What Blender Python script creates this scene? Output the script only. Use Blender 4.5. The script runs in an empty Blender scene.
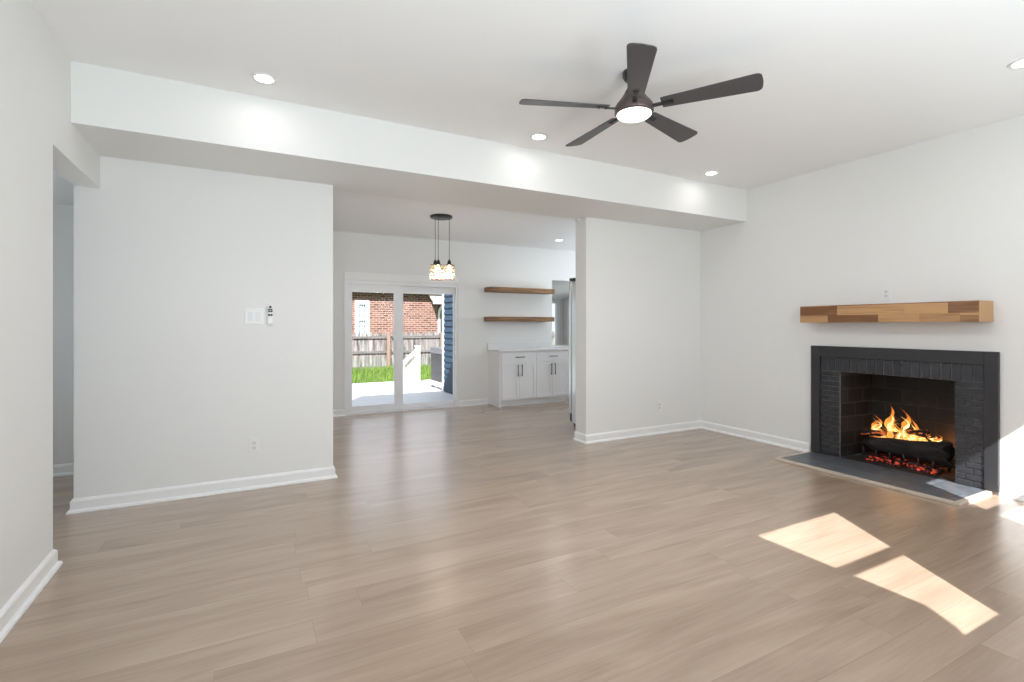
import bpy, bmesh, math, random
from mathutils import Vector, Matrix
C = bpy.context.scene.collection
SC = bpy.context.scene
R = math.radians

# ------------------------------------------------------------------ camera, sky, sun, window daylight, added fill lamps, exposure
CAMZ = 1.287
cam = bpy.data.cameras.new('camera')
cam.sensor_width = 36.0
cam.lens = 498.88 / 1024 * 36
cam.shift_y = -15.27 / 1024
cam.clip_start = 0.02
cam.clip_end = 300
co = bpy.data.objects.new('camera', cam); C.objects.link(co)
co.location = (0, 0, CAMZ)
co.rotation_euler = (R(90), 0, R(-27.853))
SC.camera = co

w = bpy.data.worlds.new('sky'); SC.world = w; w.use_nodes = True
bg = w.node_tree.nodes['Background']
bg.inputs[0].default_value = (0.80, 0.89, 1.0, 1)
bg.inputs[1].default_value = 1.25

sd = bpy.data.lights.new('sun', 'SUN'); sd.energy = 14.0; sd.angle = R(0.35); sd.color = (0.98, 0.98, 0.98)
so = bpy.data.objects.new('sun', sd); C.objects.link(so)
so.rotation_euler = Vector((0.584, 1.0, -1.03)).to_track_quat('-Z', 'Y').to_euler()
so.location = (-4, -8, 8)

def area(name, loc, direction, sx, sy, watts, col=(0.83, 0.925, 1.0)):
    d = bpy.data.lights.new(name, 'AREA'); d.shape = 'RECTANGLE'; d.size = sx; d.size_y = sy
    d.energy = watts; d.color = col
    o = bpy.data.objects.new(name, d); C.objects.link(o); o.location = loc
    o.rotation_euler = Vector(direction).to_track_quat('-Z', 'Y').to_euler()
    return o
area('window_daylight', (1.81, -0.30, 1.79), (0, 1, 1.2), 0.9, 1.1, 53)
area('window_daylight', (3.98, -0.30, 1.79), (0, 1, 1.2), 0.9, 1.1, 19)
area('door_fill', (-0.20, -0.30, 1.25), (0, 1, 1.2), 0.7, 1.5, 46)  # added fill lamp at an unseen glazed front door
area('kitchen_fill', (6.18, 5.95, 1.6), (-1, 0, 1.5), 1.2, 1.0, 38)  # added fill for the dining side, set at an unseen window
area('wing_fill', (6.86, 8.9, 1.2), (-1, 0, 0.0), 1.0, 1.0, 9)  # added fill that brightens the wing room from out of view
area('hall_fill', (-2.59, 4.5, 1.4), (1, 0, 0.0), 0.8, 1.0, 7.5)  # added fill to lighten the hall, lamp out of view

SC.view_settings.view_transform = 'Standard'
SC.view_settings.look = 'None'
SC.view_settings.exposure = 0.0
SC.view_settings.gamma = 1.0
SC.view_settings.use_curve_mapping = False
SC.cycles.max_bounces = 14
SC.cycles.diffuse_bounces = 8
SC.cycles.transparent_max_bounces = 24
SC.cycles.sample_clamp_indirect = 6.0
SC.cycles.use_denoising = True

# ------------------------------------------------------------------ materials
def srgb(r, g, b):
    f = lambda c: (c / 255 / 12.92) if c / 255 <= 0.04045 else ((c / 255 + 0.055) / 1.055) ** 2.4
    return (f(r), f(g), f(b), 1)

def new_mat(name):
    m = bpy.data.materials.new(name); m.use_nodes = True
    nt = m.node_tree
    return m, nt, nt.nodes['Principled BSDF'], nt.nodes['Material Output']

def paint(name, col, rough=0.5, bump=0.0, scale=200.0, metal=0.0, var=0.0, spec=0.5):
    m, nt, p, out = new_mat(name)
    p.inputs['Roughness'].default_value = rough
    p.inputs['Metallic'].default_value = metal
    p.inputs['Specular IOR Level'].default_value = spec
    tc = nt.nodes.new('ShaderNodeTexCoord')
    n = nt.nodes.new('ShaderNodeTexNoise'); n.inputs['Scale'].default_value = scale; n.inputs['Detail'].default_value = 3
    nt.links.new(tc.outputs['Object'], n.inputs['Vector'])
    mx = nt.nodes.new('ShaderNodeMix'); mx.data_type = 'RGBA'
    lo = tuple(max(0, c * (1 - var)) for c in col[:3]) + (1,)
    hi = tuple(min(1, c * (1 + var)) for c in col[:3]) + (1,)
    mx.inputs[6].default_value = lo; mx.inputs[7].default_value = hi
    nt.links.new(n.outputs['Fac'], mx.inputs[0])
    nt.links.new(mx.outputs[2], p.inputs['Base Color'])
    if bump:
        b = nt.nodes.new('ShaderNodeBump'); b.inputs['Strength'].default_value = bump; b.inputs['Distance'].default_value = 0.002
        nt.links.new(n.outputs['Fac'], b.inputs['Height']); nt.links.new(b.outputs['Normal'], p.inputs['Normal'])
    return m

def emitter(name, col, strength):
    m, nt, p, out = new_mat(name)
    p.inputs['Base Color'].default_value = (0.9, 0.9, 0.9, 1)
    p.inputs['Emission Color'].default_value = col
    p.inputs['Emission Strength'].default_value = strength
    return m

def wood(name, dark, light, axis='Y', scale=1.0, rough=0.45, tone=False, fine=60.0):
    """wood grain stretched along one object axis; tone=True reads the stave's own tone from the mesh"""
    m, nt, p, out = new_mat(name)
    tc = nt.nodes.new('ShaderNodeTexCoord')
    mp = nt.nodes.new('ShaderNodeMapping')
    s = [fine * scale] * 3; s['XYZ'.index(axis)] = 3.0 * scale
    mp.inputs['Scale'].default_value = s
    nt.links.new(tc.outputs['Object'], mp.inputs['Vector'])
    n = nt.nodes.new('ShaderNodeTexNoise'); n.inputs['Scale'].default_value = 1.0; n.inputs['Detail'].default_value = 4
    n.inputs['Distortion'].default_value = 0.6
    nt.links.new(mp.outputs['Vector'], n.inputs['Vector'])
    cr = nt.nodes.new('ShaderNodeValToRGB')
    cr.color_ramp.elements[0].color = dark; cr.color_ramp.elements[0].position = 0.32
    cr.color_ramp.elements[1].color = light; cr.color_ramp.elements[1].position = 0.68
    src = n.outputs['Fac']
    if tone:
        at = nt.nodes.new('ShaderNodeAttribute'); at.attribute_name = 'tone'
        ma = nt.nodes.new('ShaderNodeMath'); ma.operation = 'MULTIPLY_ADD'
        nt.links.new(n.outputs['Fac'], ma.inputs[0]); ma.inputs[1].default_value = 0.45
        mb = nt.nodes.new('ShaderNodeMath'); mb.operation = 'MULTIPLY_ADD'
        nt.links.new(at.outputs['Fac'], mb.inputs[0]); mb.inputs[1].default_value = 0.62; mb.inputs[2].default_value = -0.03
        nt.links.new(mb.outputs[0], ma.inputs[2])
        src = ma.outputs[0]
    nt.links.new(src, cr.inputs['Fac'])
    nt.links.new(cr.outputs['Color'], p.inputs['Base Color'])
    p.inputs['Roughness'].default_value = rough
    b = nt.nodes.new('ShaderNodeBump'); b.inputs['Strength'].default_value = 0.15; b.inputs['Distance'].default_value = 0.002
    nt.links.new(n.outputs['Fac'], b.inputs['Height']); nt.links.new(b.outputs['Normal'], p.inputs['Normal'])
    return m

def brickmat(name, c1, c2, mortar, bw, rh, ms=0.01, rough=0.8, plane='XZ', bump=0.6, offset=0.5, noise=0.25):
    m, nt, p, out = new_mat(name)
    tc = nt.nodes.new('ShaderNodeTexCoord')
    sx = nt.nodes.new('ShaderNodeSeparateXYZ'); cx = nt.nodes.new('ShaderNodeCombineXYZ')
    nt.links.new(tc.outputs['Object'], sx.inputs[0])
    nt.links.new(sx.outputs[plane[0]], cx.inputs[0]); nt.links.new(sx.outputs[plane[1]], cx.inputs[1])
    bt = nt.nodes.new('ShaderNodeTexBrick')
    bt.inputs['Scale'].default_value = 1; bt.inputs['Brick Width'].default_value = bw; bt.inputs['Row Height'].default_value = rh
    bt.inputs['Mortar Size'].default_value = ms; bt.inputs['Color1'].default_value = c1; bt.inputs['Color2'].default_value = c2
    bt.inputs['Mortar'].default_value = mortar; bt.offset = offset; bt.inputs['Mortar Smooth'].default_value = 0.2
    nt.links.new(cx.outputs[0], bt.inputs['Vector'])
    n = nt.nodes.new('ShaderNodeTexNoise'); n.inputs['Scale'].default_value = 14; n.inputs['Detail'].default_value = 5
    nt.links.new(tc.outputs['Object'], n.inputs['Vector'])
    mx = nt.nodes.new('ShaderNodeMix'); mx.data_type = 'RGBA'; mx.blend_type = 'OVERLAY'; mx.inputs[0].default_value = noise
    nt.links.new(bt.outputs['Color'], mx.inputs[6]); nt.links.new(n.outputs['Fac'], mx.inputs[7])
    nt.links.new(mx.outputs[2], p.inputs['Base Color'])
    p.inputs['Roughness'].default_value = rough
    b = nt.nodes.new('ShaderNodeBump'); b.inputs['Strength'].default_value = bump; b.inputs['Distance'].default_value = 0.006; b.invert = True
    ad = nt.nodes.new('ShaderNodeMath'); ad.operation = 'MULTIPLY_ADD'; ad.inputs[1].default_value = -0.35
    nt.links.new(n.outputs['Fac'], ad.inputs[0]); nt.links.new(bt.outputs['Fac'], ad.inputs[2])
    nt.links.new(ad.outputs[0], b.inputs['Height']); nt.links.new(b.outputs['Normal'], p.inputs['Normal'])
    return m

def floor_material():
    m, nt, p, out = new_mat('vinyl_plank')
    tc = nt.nodes.new('ShaderNodeTexCoord')
    bt = nt.nodes.new('ShaderNodeTexBrick')
    bt.inputs['Scale'].default_value = 1; bt.inputs['Brick Width'].default_value = 1.52; bt.inputs['Row Height'].default_value = 0.18
    bt.inputs['Mortar Size'].default_value = 0.0008; bt.offset = 0.0; bt.inputs['Mortar Smooth'].default_value = 0.1
    bt.inputs['Color1'].default_value = (0, 0, 0, 1); bt.inputs['Color2'].default_value = (1, 1, 1, 1); bt.inputs['Mortar'].default_value = (0.4, 0.4, 0.4, 1)
    so_ = nt.nodes.new('ShaderNodeSeparateXYZ'); nt.links.new(tc.outputs['Object'], so_.inputs[0])
    def mth(op, a, b=None):
        q = nt.nodes.new('ShaderNodeMath'); q.operation = op; nt.links.new(a, q.inputs[0])
        if b is not None: q.inputs[1].default_value = b
        return q.outputs[0]
    row = mth('FLOOR', mth('DIVIDE', so_.outputs[1], 0.18))
    shf = mth('MULTIPLY', mth('FRACT', mth('MULTIPLY', mth('SINE', mth('MULTIPLY', row, 12.9898)), 437.58)), 1.52)
    ax = nt.nodes.new('ShaderNodeMath'); ax.operation = 'ADD'; nt.links.new(so_.outputs[0], ax.inputs[0]); nt.links.new(shf, ax.inputs[1])
    cv = nt.nodes.new('ShaderNodeCombineXYZ'); nt.links.new(ax.outputs[0], cv.inputs[0]); nt.links.new(so_.outputs[1], cv.inputs[1])
    nt.links.new(cv.outputs[0], bt.inputs['Vector'])
    # offset the grain per plank so it does not run across seams
    sep = nt.nodes.new('ShaderNodeSeparateColor'); nt.links.new(bt.outputs['Color'], sep.inputs[0])
    cmb = nt.nodes.new('ShaderNodeCombineXYZ')
    mul = nt.nodes.new('ShaderNodeMath'); mul.operation = 'MULTIPLY'; mul.inputs[1].default_value = 37.0
    nt.links.new(sep.outputs[0], mul.inputs[0]); nt.links.new(mul.outputs[0], cmb.inputs[0]); nt.links.new(mul.outputs[0], cmb.inputs[1])
    va = nt.nodes.new('ShaderNodeVectorMath'); va.operation = 'ADD'
    nt.links.new(tc.outputs['Object'], va.inputs[0]); nt.links.new(cmb.outputs[0], va.inputs[1])
    def grain(sx, sy, det, dist):
        mp = nt.nodes.new('ShaderNodeMapping'); mp.inputs['Scale'].default_value = (sx, sy, 1)
        nt.links.new(va.outputs[0], mp.inputs['Vector'])
        n = nt.nodes.new('ShaderNodeTexNoise'); n.inputs['Scale'].default_value = 1; n.inputs['Detail'].default_value = det
        n.inputs['Distortion'].default_value = dist
        nt.links.new(mp.outputs[0], n.inputs['Vector']); return n
    g1 = grain(0.9, 5.5, 4, 1.0); g2 = grain(3.0, 60, 5, 0.3)
    a = nt.nodes.new('ShaderNodeMath'); a.operation = 'MULTIPLY_ADD'; a.inputs[1].default_value = 0.26
    nt.links.new(g2.outputs['Fac'], a.inputs[0])
    a2 = nt.nodes.new('ShaderNodeMath'); a2.operation = 'MULTIPLY'; a2.inputs[1].default_value = 0.68
    nt.links.new(g1.outputs['Fac'], a2.inputs[0]); nt.links.new(a2.outputs[0], a.inputs[2])
    a3 = nt.nodes.new('ShaderNodeMath'); a3.operation = 'MULTIPLY_ADD'; a3.inputs[1].default_value = 0.035
    nt.links.new(sep.outputs[0], a3.inputs[0]); nt.links.new(a.outputs[0], a3.inputs[2])
    cr = nt.nodes.new('ShaderNodeValToRGB')
    cr.color_ramp.elements[0].position = 0.30; cr.color_ramp.elements[0].color = FLOOR_DARK
    cr.color_ramp.elements[1].position = 0.72; cr.color_ramp.elements[1].color = FLOOR_LIGHT
    nt.links.new(a3.outputs[0], cr.inputs['Fac'])
    mx = nt.nodes.new('ShaderNodeMix'); mx.data_type = 'RGBA'
    mx.inputs[7].default_value = tuple(c * 0.92 for c in FLOOR_DARK[:3]) + (1,)
    nt.links.new(bt.outputs['Fac'], mx.inputs[0]); nt.links.new(cr.outputs['Color'], mx.inputs[6])
    nt.links.new(mx.outputs[2], p.inputs['Base Color'])
    p.inputs['Roughness'].default_value = 0.27
    p.inputs['Specular IOR Level'].default_value = 0.85
    p.inputs['Coat Weight'].default_value = 0.5
    p.inputs['Coat Roughness'].default_value = 0.24
    b = nt.nodes.new('ShaderNodeBump'); b.inputs['Strength'].default_value = 0.12; b.inputs['Distance'].default_value = 0.001
    nt.links.new(a.outputs[0], b.inputs['Height']); nt.links.new(b.outputs['Normal'], p.inputs['Normal'])
    return m

FLOOR_DARK = (0.305, 0.216, 0.152, 1)
FLOOR_LIGHT = (0.465, 0.350, 0.260, 1)

def glassmat(name, tint=(1, 1, 1, 1), gloss=0.06, rough=0.02):
    m, nt, p, out = new_mat(name)
    nt.nodes.remove(p)
    t = nt.nodes.new('ShaderNodeBsdfTransparent'); t.inputs[0].default_value = tint
    g = nt.nodes.new('ShaderNodeBsdfGlossy'); g.inputs['Roughness'].default_value = rough
    fr = nt.nodes.new('ShaderNodeFresnel'); fr.inputs['IOR'].default_value = 1.12
    mul = nt.nodes.new('ShaderNodeMath'); mul.operation = 'MULTIPLY'; mul.inputs[1].default_value = 1.0
    nt.links.new(fr.outputs[0], mul.inputs[0])
    mx = nt.nodes.new('ShaderNodeMixShader')
    nt.links.new(mul.outputs[0], mx.inputs[0]); nt.links.new(t.outputs[0], mx.inputs[1]); nt.links.new(g.outputs[0], mx.inputs[2])
    nt.links.new(mx.outputs[0], out.inputs['Surface'])
    return m

def flamemat(name, lo, hi, strength, alpha):
    m, nt, p, out = new_mat(name)
    nt.nodes.remove(p)
    at = nt.nodes.new('ShaderNodeAttribute'); at.attribute_name = 'tone'
    cr = nt.nodes.new('ShaderNodeValToRGB')
    cr.color_ramp.elements[0].color = lo; cr.color_ramp.elements[0].position = 0.15
    cr.color_ramp.elements[1].color = hi; cr.color_ramp.elements[1].position = 0.95
    nt.links.new(at.outputs['Fac'], cr.inputs['Fac'])
    e = nt.nodes.new('ShaderNodeEmission'); e.inputs['Strength'].default_value = strength
    nt.links.new(cr.outputs['Color'], e.inputs['Color'])
    t = nt.nodes.new('ShaderNodeBsdfTransparent')
    tc = nt.nodes.new('ShaderNodeTexCoord')
    mp = nt.nodes.new('ShaderNodeMapping'); mp.inputs['Scale'].default_value = (26, 26, 9)
    nt.links.new(tc.outputs['Object'], mp.inputs[0])
    n = nt.nodes.new('ShaderNodeTexNoise'); n.inputs['Scale'].default_value = 1; n.inputs['Detail'].default_value = 3
    nt.links.new(mp.outputs[0], n.inputs['Vector'])
    ma = nt.nodes.new('ShaderNodeMath'); ma.operation = 'MULTIPLY_ADD'; ma.inputs[1].default_value = 1.6; ma.inputs[2].default_value = alpha - 0.8
    nt.links.new(n.outputs['Fac'], ma.inputs[0])
    mb = nt.nodes.new('ShaderNodeMath'); mb.operation = 'MULTIPLY_ADD'; mb.inputs[1].default_value = -0.45; mb.use_clamp = True
    nt.links.new(at.outputs['Fac'], mb.inputs[0]); nt.links.new(ma.outputs[0], mb.inputs[2])
    mx = nt.nodes.new('ShaderNodeMixShader')
    nt.links.new(mb.outputs[0], mx.inputs[0]); nt.links.new(t.outputs[0], mx.inputs[1]); nt.links.new(e.outputs[0], mx.inputs[2])
    nt.links.new(mx.outputs[0], out.inputs['Surface'])
    return m

def embermat(name):
    m, nt, p, out = new_mat(name)
    tc = nt.nodes.new('ShaderNodeTexCoord')
    n = nt.nodes.new('ShaderNodeTexNoise'); n.inputs['Scale'].default_value = 30; n.inputs['Detail'].default_value = 4
    nt.links.new(tc.outputs['Object'], n.inputs['Vector'])
    cr = nt.nodes.new('ShaderNodeValToRGB')
    cr.color_ramp.elements[0].position = 0.46; cr.color_ramp.elements[0].color = (0, 0, 0, 1)
    cr.color_ramp.elements[1].position = 0.68; cr.color_ramp.elements[1].color = (1.0, 0.10, 0.05, 1)
    nt.links.new(n.outputs['Fac'], cr.inputs['Fac'])
    p.inputs['Base Color'].default_value = (0.035, 0.025, 0.02, 1); p.inputs['Roughness'].default_value = 0.9
    nt.links.new(cr.outputs['Color'], p.inputs['Emission Color']); p.inputs['Emission Strength'].default_value = 0.8
    return m

def barkmat(name, glow=0.0):
    m, nt, p, out = new_mat(name)
    tc = nt.nodes.new('ShaderNodeTexCoord')
    mp = nt.nodes.new('ShaderNodeMapping'); mp.inputs['Scale'].default_value = (40, 8, 40)
    nt.links.new(tc.outputs['Object'], mp.inputs[0])
    n = nt.nodes.new('ShaderNodeTexNoise'); n.inputs['Scale'].default_value = 1; n.inputs['Detail'].default_value = 6
    nt.links.new(mp.outputs[0], n.inputs['Vector'])
    cr = nt.nodes.new('ShaderNodeValToRGB')
    cr.color_ramp.elements[0].position = 0.35; cr.color_ramp.elements[0].color = (0.004, 0.0035, 0.0035, 1)
    cr.color_ramp.elements[1].position = 0.72; cr.color_ramp.elements[1].color = (0.03, 0.022, 0.02, 1)
    nt.links.new(n.outputs['Fac'], cr.inputs['Fac']); nt.links.new(cr.outputs['Color'], p.inputs['Base Color'])
    p.inputs['Roughness'].default_value = 0.9
    b = nt.nodes.new('ShaderNodeBump'); b.inputs['Strength'].default_value = 0.9; b.inputs['Distance'].default_value = 0.01
    nt.links.new(n.outputs['Fac'], b.inputs['Height']); nt.links.new(b.outputs['Normal'], p.inputs['Normal'])
    if glow:
        c2 = nt.nodes.new('ShaderNodeValToRGB')
        c2.color_ramp.elements[0].position = 0.54; c2.color_ramp.elements[0].color = (0, 0, 0, 1)
        c2.color_ramp.elements[1].position = 0.70; c2.color_ramp.elements[1].color = (1.0, 0.2, 0.04, 1)
        nt.links.new(n.outputs['Fac'], c2.inputs['Fac']); nt.links.new(c2.outputs['Color'], p.inputs['Emission Color'])
        p.inputs['Emission Strength'].default_value = glow
    return m

WALL = paint('wall_paint', (0.80, 0.80, 0.79, 1), 0.55, 0.06, 160, spec=0.3)
CEIL = paint('ceiling_paint', (0.885, 0.885, 0.89, 1), 0.7, 0.10, 120, spec=0.2)
TRIM = paint('trim_paint', (0.86, 0.86, 0.86, 1), 0.35, 0.0)
VINYL = paint('white_vinyl', (0.84, 0.845, 0.86, 1), 0.3)
PLASTIC = paint('white_plastic', (0.82, 0.82, 0.82, 1), 0.3)
PLASTIC2 = paint('white_plastic_inset', (0.76, 0.76, 0.76, 1), 0.3)
BLACKPL = paint('black_plastic', (0.03, 0.03, 0.033, 1), 0.4)
CABINET = paint('cabinet_lacquer', (0.86, 0.865, 0.875, 1), 0.3)
QUARTZ = paint('white_quartz', (0.78, 0.78, 0.78, 1), 0.18, 0, 30, var=0.04)
BLACKMETAL = paint('black_metal', (0.025, 0.025, 0.027, 1), 0.38, metal=0.3)
BRONZE = paint('dark_bronze', (0.12, 0.088, 0.088, 1), 0.36, metal=0.55)
BLADE = paint('fan_blade_wood', (0.070, 0.066, 0.068, 1), 0.42, 0.1, 90, var=0.15)
STEEL = paint('stainless_steel', (0.62, 0.63, 0.65, 1), 0.28, metal=0.9)
CHARCOAL = paint('charcoal_paint', (0.028, 0.028, 0.031, 1), 0.45, 0.05, 60)
BRICKBLACK = paint('black_painted_brick', (0.032, 0.032, 0.037, 1), 0.20, 1.0, 38, var=0.4)
MORTAR = paint('painted_mortar', (0.19, 0.19, 0.195, 1), 0.35, 0.6, 60, var=0.3)
SLATE = brickmat('slate_tile', (0.085, 0.095, 0.108, 1), (0.13, 0.14, 0.155, 1), (0.045, 0.05, 0.055, 1), 0.40, 0.30, 0.004, 0.42, 'YX', 0.25, 0.5, 0.55)
HEARTHTRIM = wood('pale_wood_trim', (0.50, 0.42, 0.34, 1), (0.66, 0.58, 0.49, 1), 'Y', 1, 0.4)
FIREBRICK = brickmat('soot_firebrick', (0.008, 0.008, 0.008, 1), (0.022, 0.021, 0.020, 1), (0.030, 0.029, 0.028, 1), 0.27, 0.135, 0.006, 0.75, 'YZ', 0.7, 0.5, 0.5)
FIREBRICKX = brickmat('soot_firebrick_side', (0.010, 0.010, 0.010, 1), (0.026, 0.025, 0.025, 1), (0.045, 0.044, 0.044, 1), 0.22, 0.135, 0.008, 0.7, 'XZ', 0.7, 0.5, 0.5)
FIREFLOOR = brickmat('soot_floor', (0.025, 0.02, 0.018, 1), (0.05, 0.042, 0.036, 1), (0.02, 0.02, 0.02, 1), 0.2, 0.1, 0.006, 0.85, 'YX', 0.5)
MANTELWOOD = wood('butcher_block', (0.19, 0.080, 0.030, 1), (0.53, 0.305, 0.14, 1), 'Y', 1.0, 0.4, True)
SHELFWOOD = wood('oiled_shelf_wood', (0.13, 0.062, 0.022, 1), (0.33, 0.18, 0.075, 1), 'X', 1.0, 0.5)
FLOOR = floor_material()
GLASS = glassmat('clear_glass')
SHADEGLASS = glassmat('shade_glass', (0.97, 0.93, 0.86, 1), rough=0.08)
_nt = SHADEGLASS.node_tree; _out = _nt.nodes['Material Output']; _src = _out.inputs['Surface'].links[0].from_socket
_tl = _nt.nodes.new('ShaderNodeBsdfTranslucent'); _tl.inputs[0].default_value = (0.95, 0.90, 0.80, 1)
_mx = _nt.nodes.new('ShaderNodeMixShader'); _mx.inputs[0].default_value = 0.18
_nt.links.new(_src, _mx.inputs[1]); _nt.links.new(_tl.outputs[0], _mx.inputs[2]); _nt.links.new(_mx.outputs[0], _out.inputs['Surface'])
LENS = emitter('lit_lens', (1.0, 0.97, 0.92, 1), 9.0)
FANLENS = emitter('lit_fan_lens', (1.0, 0.95, 0.94, 1), 2.5)
BULB = emitter('warm_bulb', (1.0, 0.84, 0.62, 1), 7.0)
FLAME = flamemat('flame_outer', (1.0, 0.44, 0.08, 1), (1.0, 0.20, 0.02, 1), 1.5, 0.70)
FLAMECORE = flamemat('flame_core', (1.0, 0.84, 0.45, 1), (1.0, 0.55, 0.12, 1), 3.0, 1.0)
EMBER = embermat('glowing_embers')
BARK = barkmat('charred_bark')
BARKGLOW = barkmat('burning_bark', 1.3)
GREYPAINT = paint('grey_outdoor_paint', (0.12, 0.12, 0.13, 1), 0.6, 0, 20, var=0.1)
GREYDARK = brickmat('dark_grey_slats', (0.035, 0.032, 0.036, 1), (0.045, 0.042, 0.045, 1), (0.03, 0.03, 0.03, 1), 3.0, 0.045, 0.006, 0.6, 'YZ', 0.5)
SIDING = paint('blue_siding', (0.012, 0.034, 0.066, 1), 0.7, 0.1, 40, var=0.08)
DECK = brickmat('pale_deck_boards', (0.58, 0.58, 0.60, 1), (0.66, 0.66, 0.68, 1), (0.40, 0.40, 0.42, 1), 4.0, 0.14, 0.005, 0.6, 'XY', 0.3, 0.5, 0.15)
LAWN = paint('lawn', (0.075, 0.125, 0.026, 1), 0.9, 0.4, 6, var=0.5)
GRASS = paint('grass_blades', (0.115, 0.19, 0.028, 1), 0.8, 0, 3, var=0.6)
WEATHERED = wood('weathered_pickets', (0.06, 0.055, 0.053, 1), (0.30, 0.285, 0.275, 1), 'Z', 0.35, 0.9, False, 30)
RAILWOOD = wood('weathered_rails', (0.07, 0.063, 0.06, 1), (0.20, 0.185, 0.175, 1), 'X', 0.5, 0.9)
POSTWOOD = wood('brown_post', (0.18, 0.115, 0.085, 1), (0.30, 0.21, 0.165, 1), 'Z', 0.5, 0.9)
REDBRICK = brickmat('red_brick', (0.09, 0.030, 0.020, 1), (0.23, 0.105, 0.075, 1), (0.30, 0.23, 0.20, 1), 0.36, 0.13, 0.020, 0.9, 'XZ', 0.3, 0.5, 0.25)
ROOFDARK = paint('roof_edge', (0.13, 0.10, 0.11, 1), 0.8)
WHITEOUT = paint('white_outdoor_paint', (0.80, 0.80, 0.80, 1), 0.5)
PANEDARK = paint('window_pane', (0.20, 0.27, 0.33, 1), 0.12, 0, 4, var=0.6)
DOORDARK = paint('dark_doorway', (0.03, 0.03, 0.035, 1), 0.5)

# ------------------------------------------------------------------ mesh helpers
class MB:
    def __init__(s):
        s.bm = bmesh.new(); s.tone = s.bm.faces.layers.float.new('tone')
    def _mark(s, before, t):
        for f in s.bm.faces:
            if f.index == -1 or f.index >= before: f[s.tone] = t
    def faces(s, fs, t):
        for f in fs: f[s.tone] = t
    def box(s, x0, x1, y0, y1, z0, z1, t=0.5, bevel=0.0, seg=2, mat=None):
        g = bmesh.new()
        v = [g.verts.new(p) for p in ((x0,y0,z0),(x1,y0,z0),(x1,y1,z0),(x0,y1,z0),(x0,y0,z1),(x1,y0,z1),(x1,y1,z1),(x0,y1,z1))]
        for q in ((3,2,1,0),(4,5,6,7),(0,1,5,4),(1,2,6,5),(2,3,7,6),(3,0,4,7)): g.faces.new([v[i] for i in q])
        if bevel: bmesh.ops.bevel(g, geom=list(g.edges), offset=bevel, segments=seg, affect='EDGES', profile=0.5)
        s.merge(g, t, mat); return s
    def merge(s, g, t=0.5, mat=None):
        if mat is not None: bmesh.ops.transform(g, matrix=mat, verts=g.verts)
        m = {}
        for v in g.verts: m[v] = s.bm.verts.new(v.co)
        for f in g.faces:
            try: nf = s.bm.faces.new([m[v] for v in f.verts])
            except ValueError: continue
            nf[s.tone] = t; nf.smooth = f.smooth
        g.free()
    def lathe(s, prof, c=(0,0,0), seg=32, t=0.5, mat=None, cap=True, smooth=True, tf=None):
        g = bmesh.new(); rings = []
        for r, z in prof:
            rings.append([g.verts.new((c[0] + r*math.cos(2*math.pi*k/seg), c[1] + r*math.sin(2*math.pi*k/seg), c[2]+z)) for k in range(seg)])
        for a, b in zip(rings, rings[1:]):
            for k in range(seg):
                f = g.faces.new((a[k], a[(k+1)%seg], b[(k+1)%seg], b[k])); f.smooth = smooth
        if cap:
            g.faces.new(list(reversed(rings[0]))); g.faces.new(rings[-1])
        bmesh.ops.recalc_face_normals(g, faces=g.faces)
        s.merge(g, t, mat); return s
    def cyl(s, p0, p1, r0, r1=None, seg=12, t=0.5):
        r1 = r0 if r1 is None else r1
        p0, p1 = Vector(p0), Vector(p1); d = p1 - p0
        M = Matrix.Translation(p0) @ d.to_track_quat('Z', 'Y').to_matrix().to_4x4()
        s.lathe([(r0, 0), (r1, d.length)], seg=seg, t=t, mat=M); return s
    def tube(s, pts, r, seg=10, t=0.5):
        pts = [Vector(p) for p in pts]; g = bmesh.new(); rings = []
        up = Vector((0, 0, 1))
        for i, p in enumerate(pts):
            d = (pts[min(i+1, len(pts)-1)] - pts[max(i-1, 0)]).normalized()
            a = d.orthogonal().normalized() if abs(d.dot(up)) > 0.95 else d.cross(up).normalized()
            b = d.cross(a).normalized()
            rr = r[i] if isinstance(r, (list, tuple)) else r
            rings.append([g.verts.new(p + (a*math.cos(2*math.pi*k/seg) + b*math.sin(2*math.pi*k/seg))*rr) for k in range(seg)])
        for a, b in zip(rings, rings[1:]):
            for k in range(seg):
                f = g.faces.new((a[k], a[(k+1)%seg], b[(k+1)%seg], b[k])); f.smooth = True
        g.faces.new(rings[0]); g.faces.new(rings[-1])
        bmesh.ops.recalc_face_normals(g, faces=g.faces)
        s.merge(g, t); return s
    def prism(s, poly, h0, h1, axis='Z', t=0.5, bevel=0.0, mat=None):
        """poly: 2-D points, extruded along axis from h0 to h1"""
        g = bmesh.new()
        def P(a, b, h): return {'Z': (a, b, h), 'Y': (a, h, b), 'X': (h, a, b)}[axis]
        lo = [g.verts.new(P(a, b, h0)) for a, b in poly]; hi = [g.verts.new(P(a, b, h1)) for a, b in poly]
        n = len(poly)
        g.faces.new(lo); g.faces.new(list(reversed(hi)))
        for k in range(n): g.faces.new((lo[k], hi[k], hi[(k+1)%n], lo[(k+1)%n]))
        bmesh.ops.recalc_face_normals(g, faces=g.faces)
        if bevel: bmesh.ops.bevel(g, geom=list(g.edges), offset=bevel, segments=2, affect='EDGES', profile=0.5)
        s.merge(g, t, mat); return s
    def build(s, name, mat, parent=None, smooth=None):
        me = bpy.data.meshes.new(name); s.bm.to_mesh(me); s.bm.free()
        o = bpy.data.objects.new(name, me); C.objects.link(o)
        me.materials.append(mat)
        if parent is not None: o.parent = parent
        return o

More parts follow.
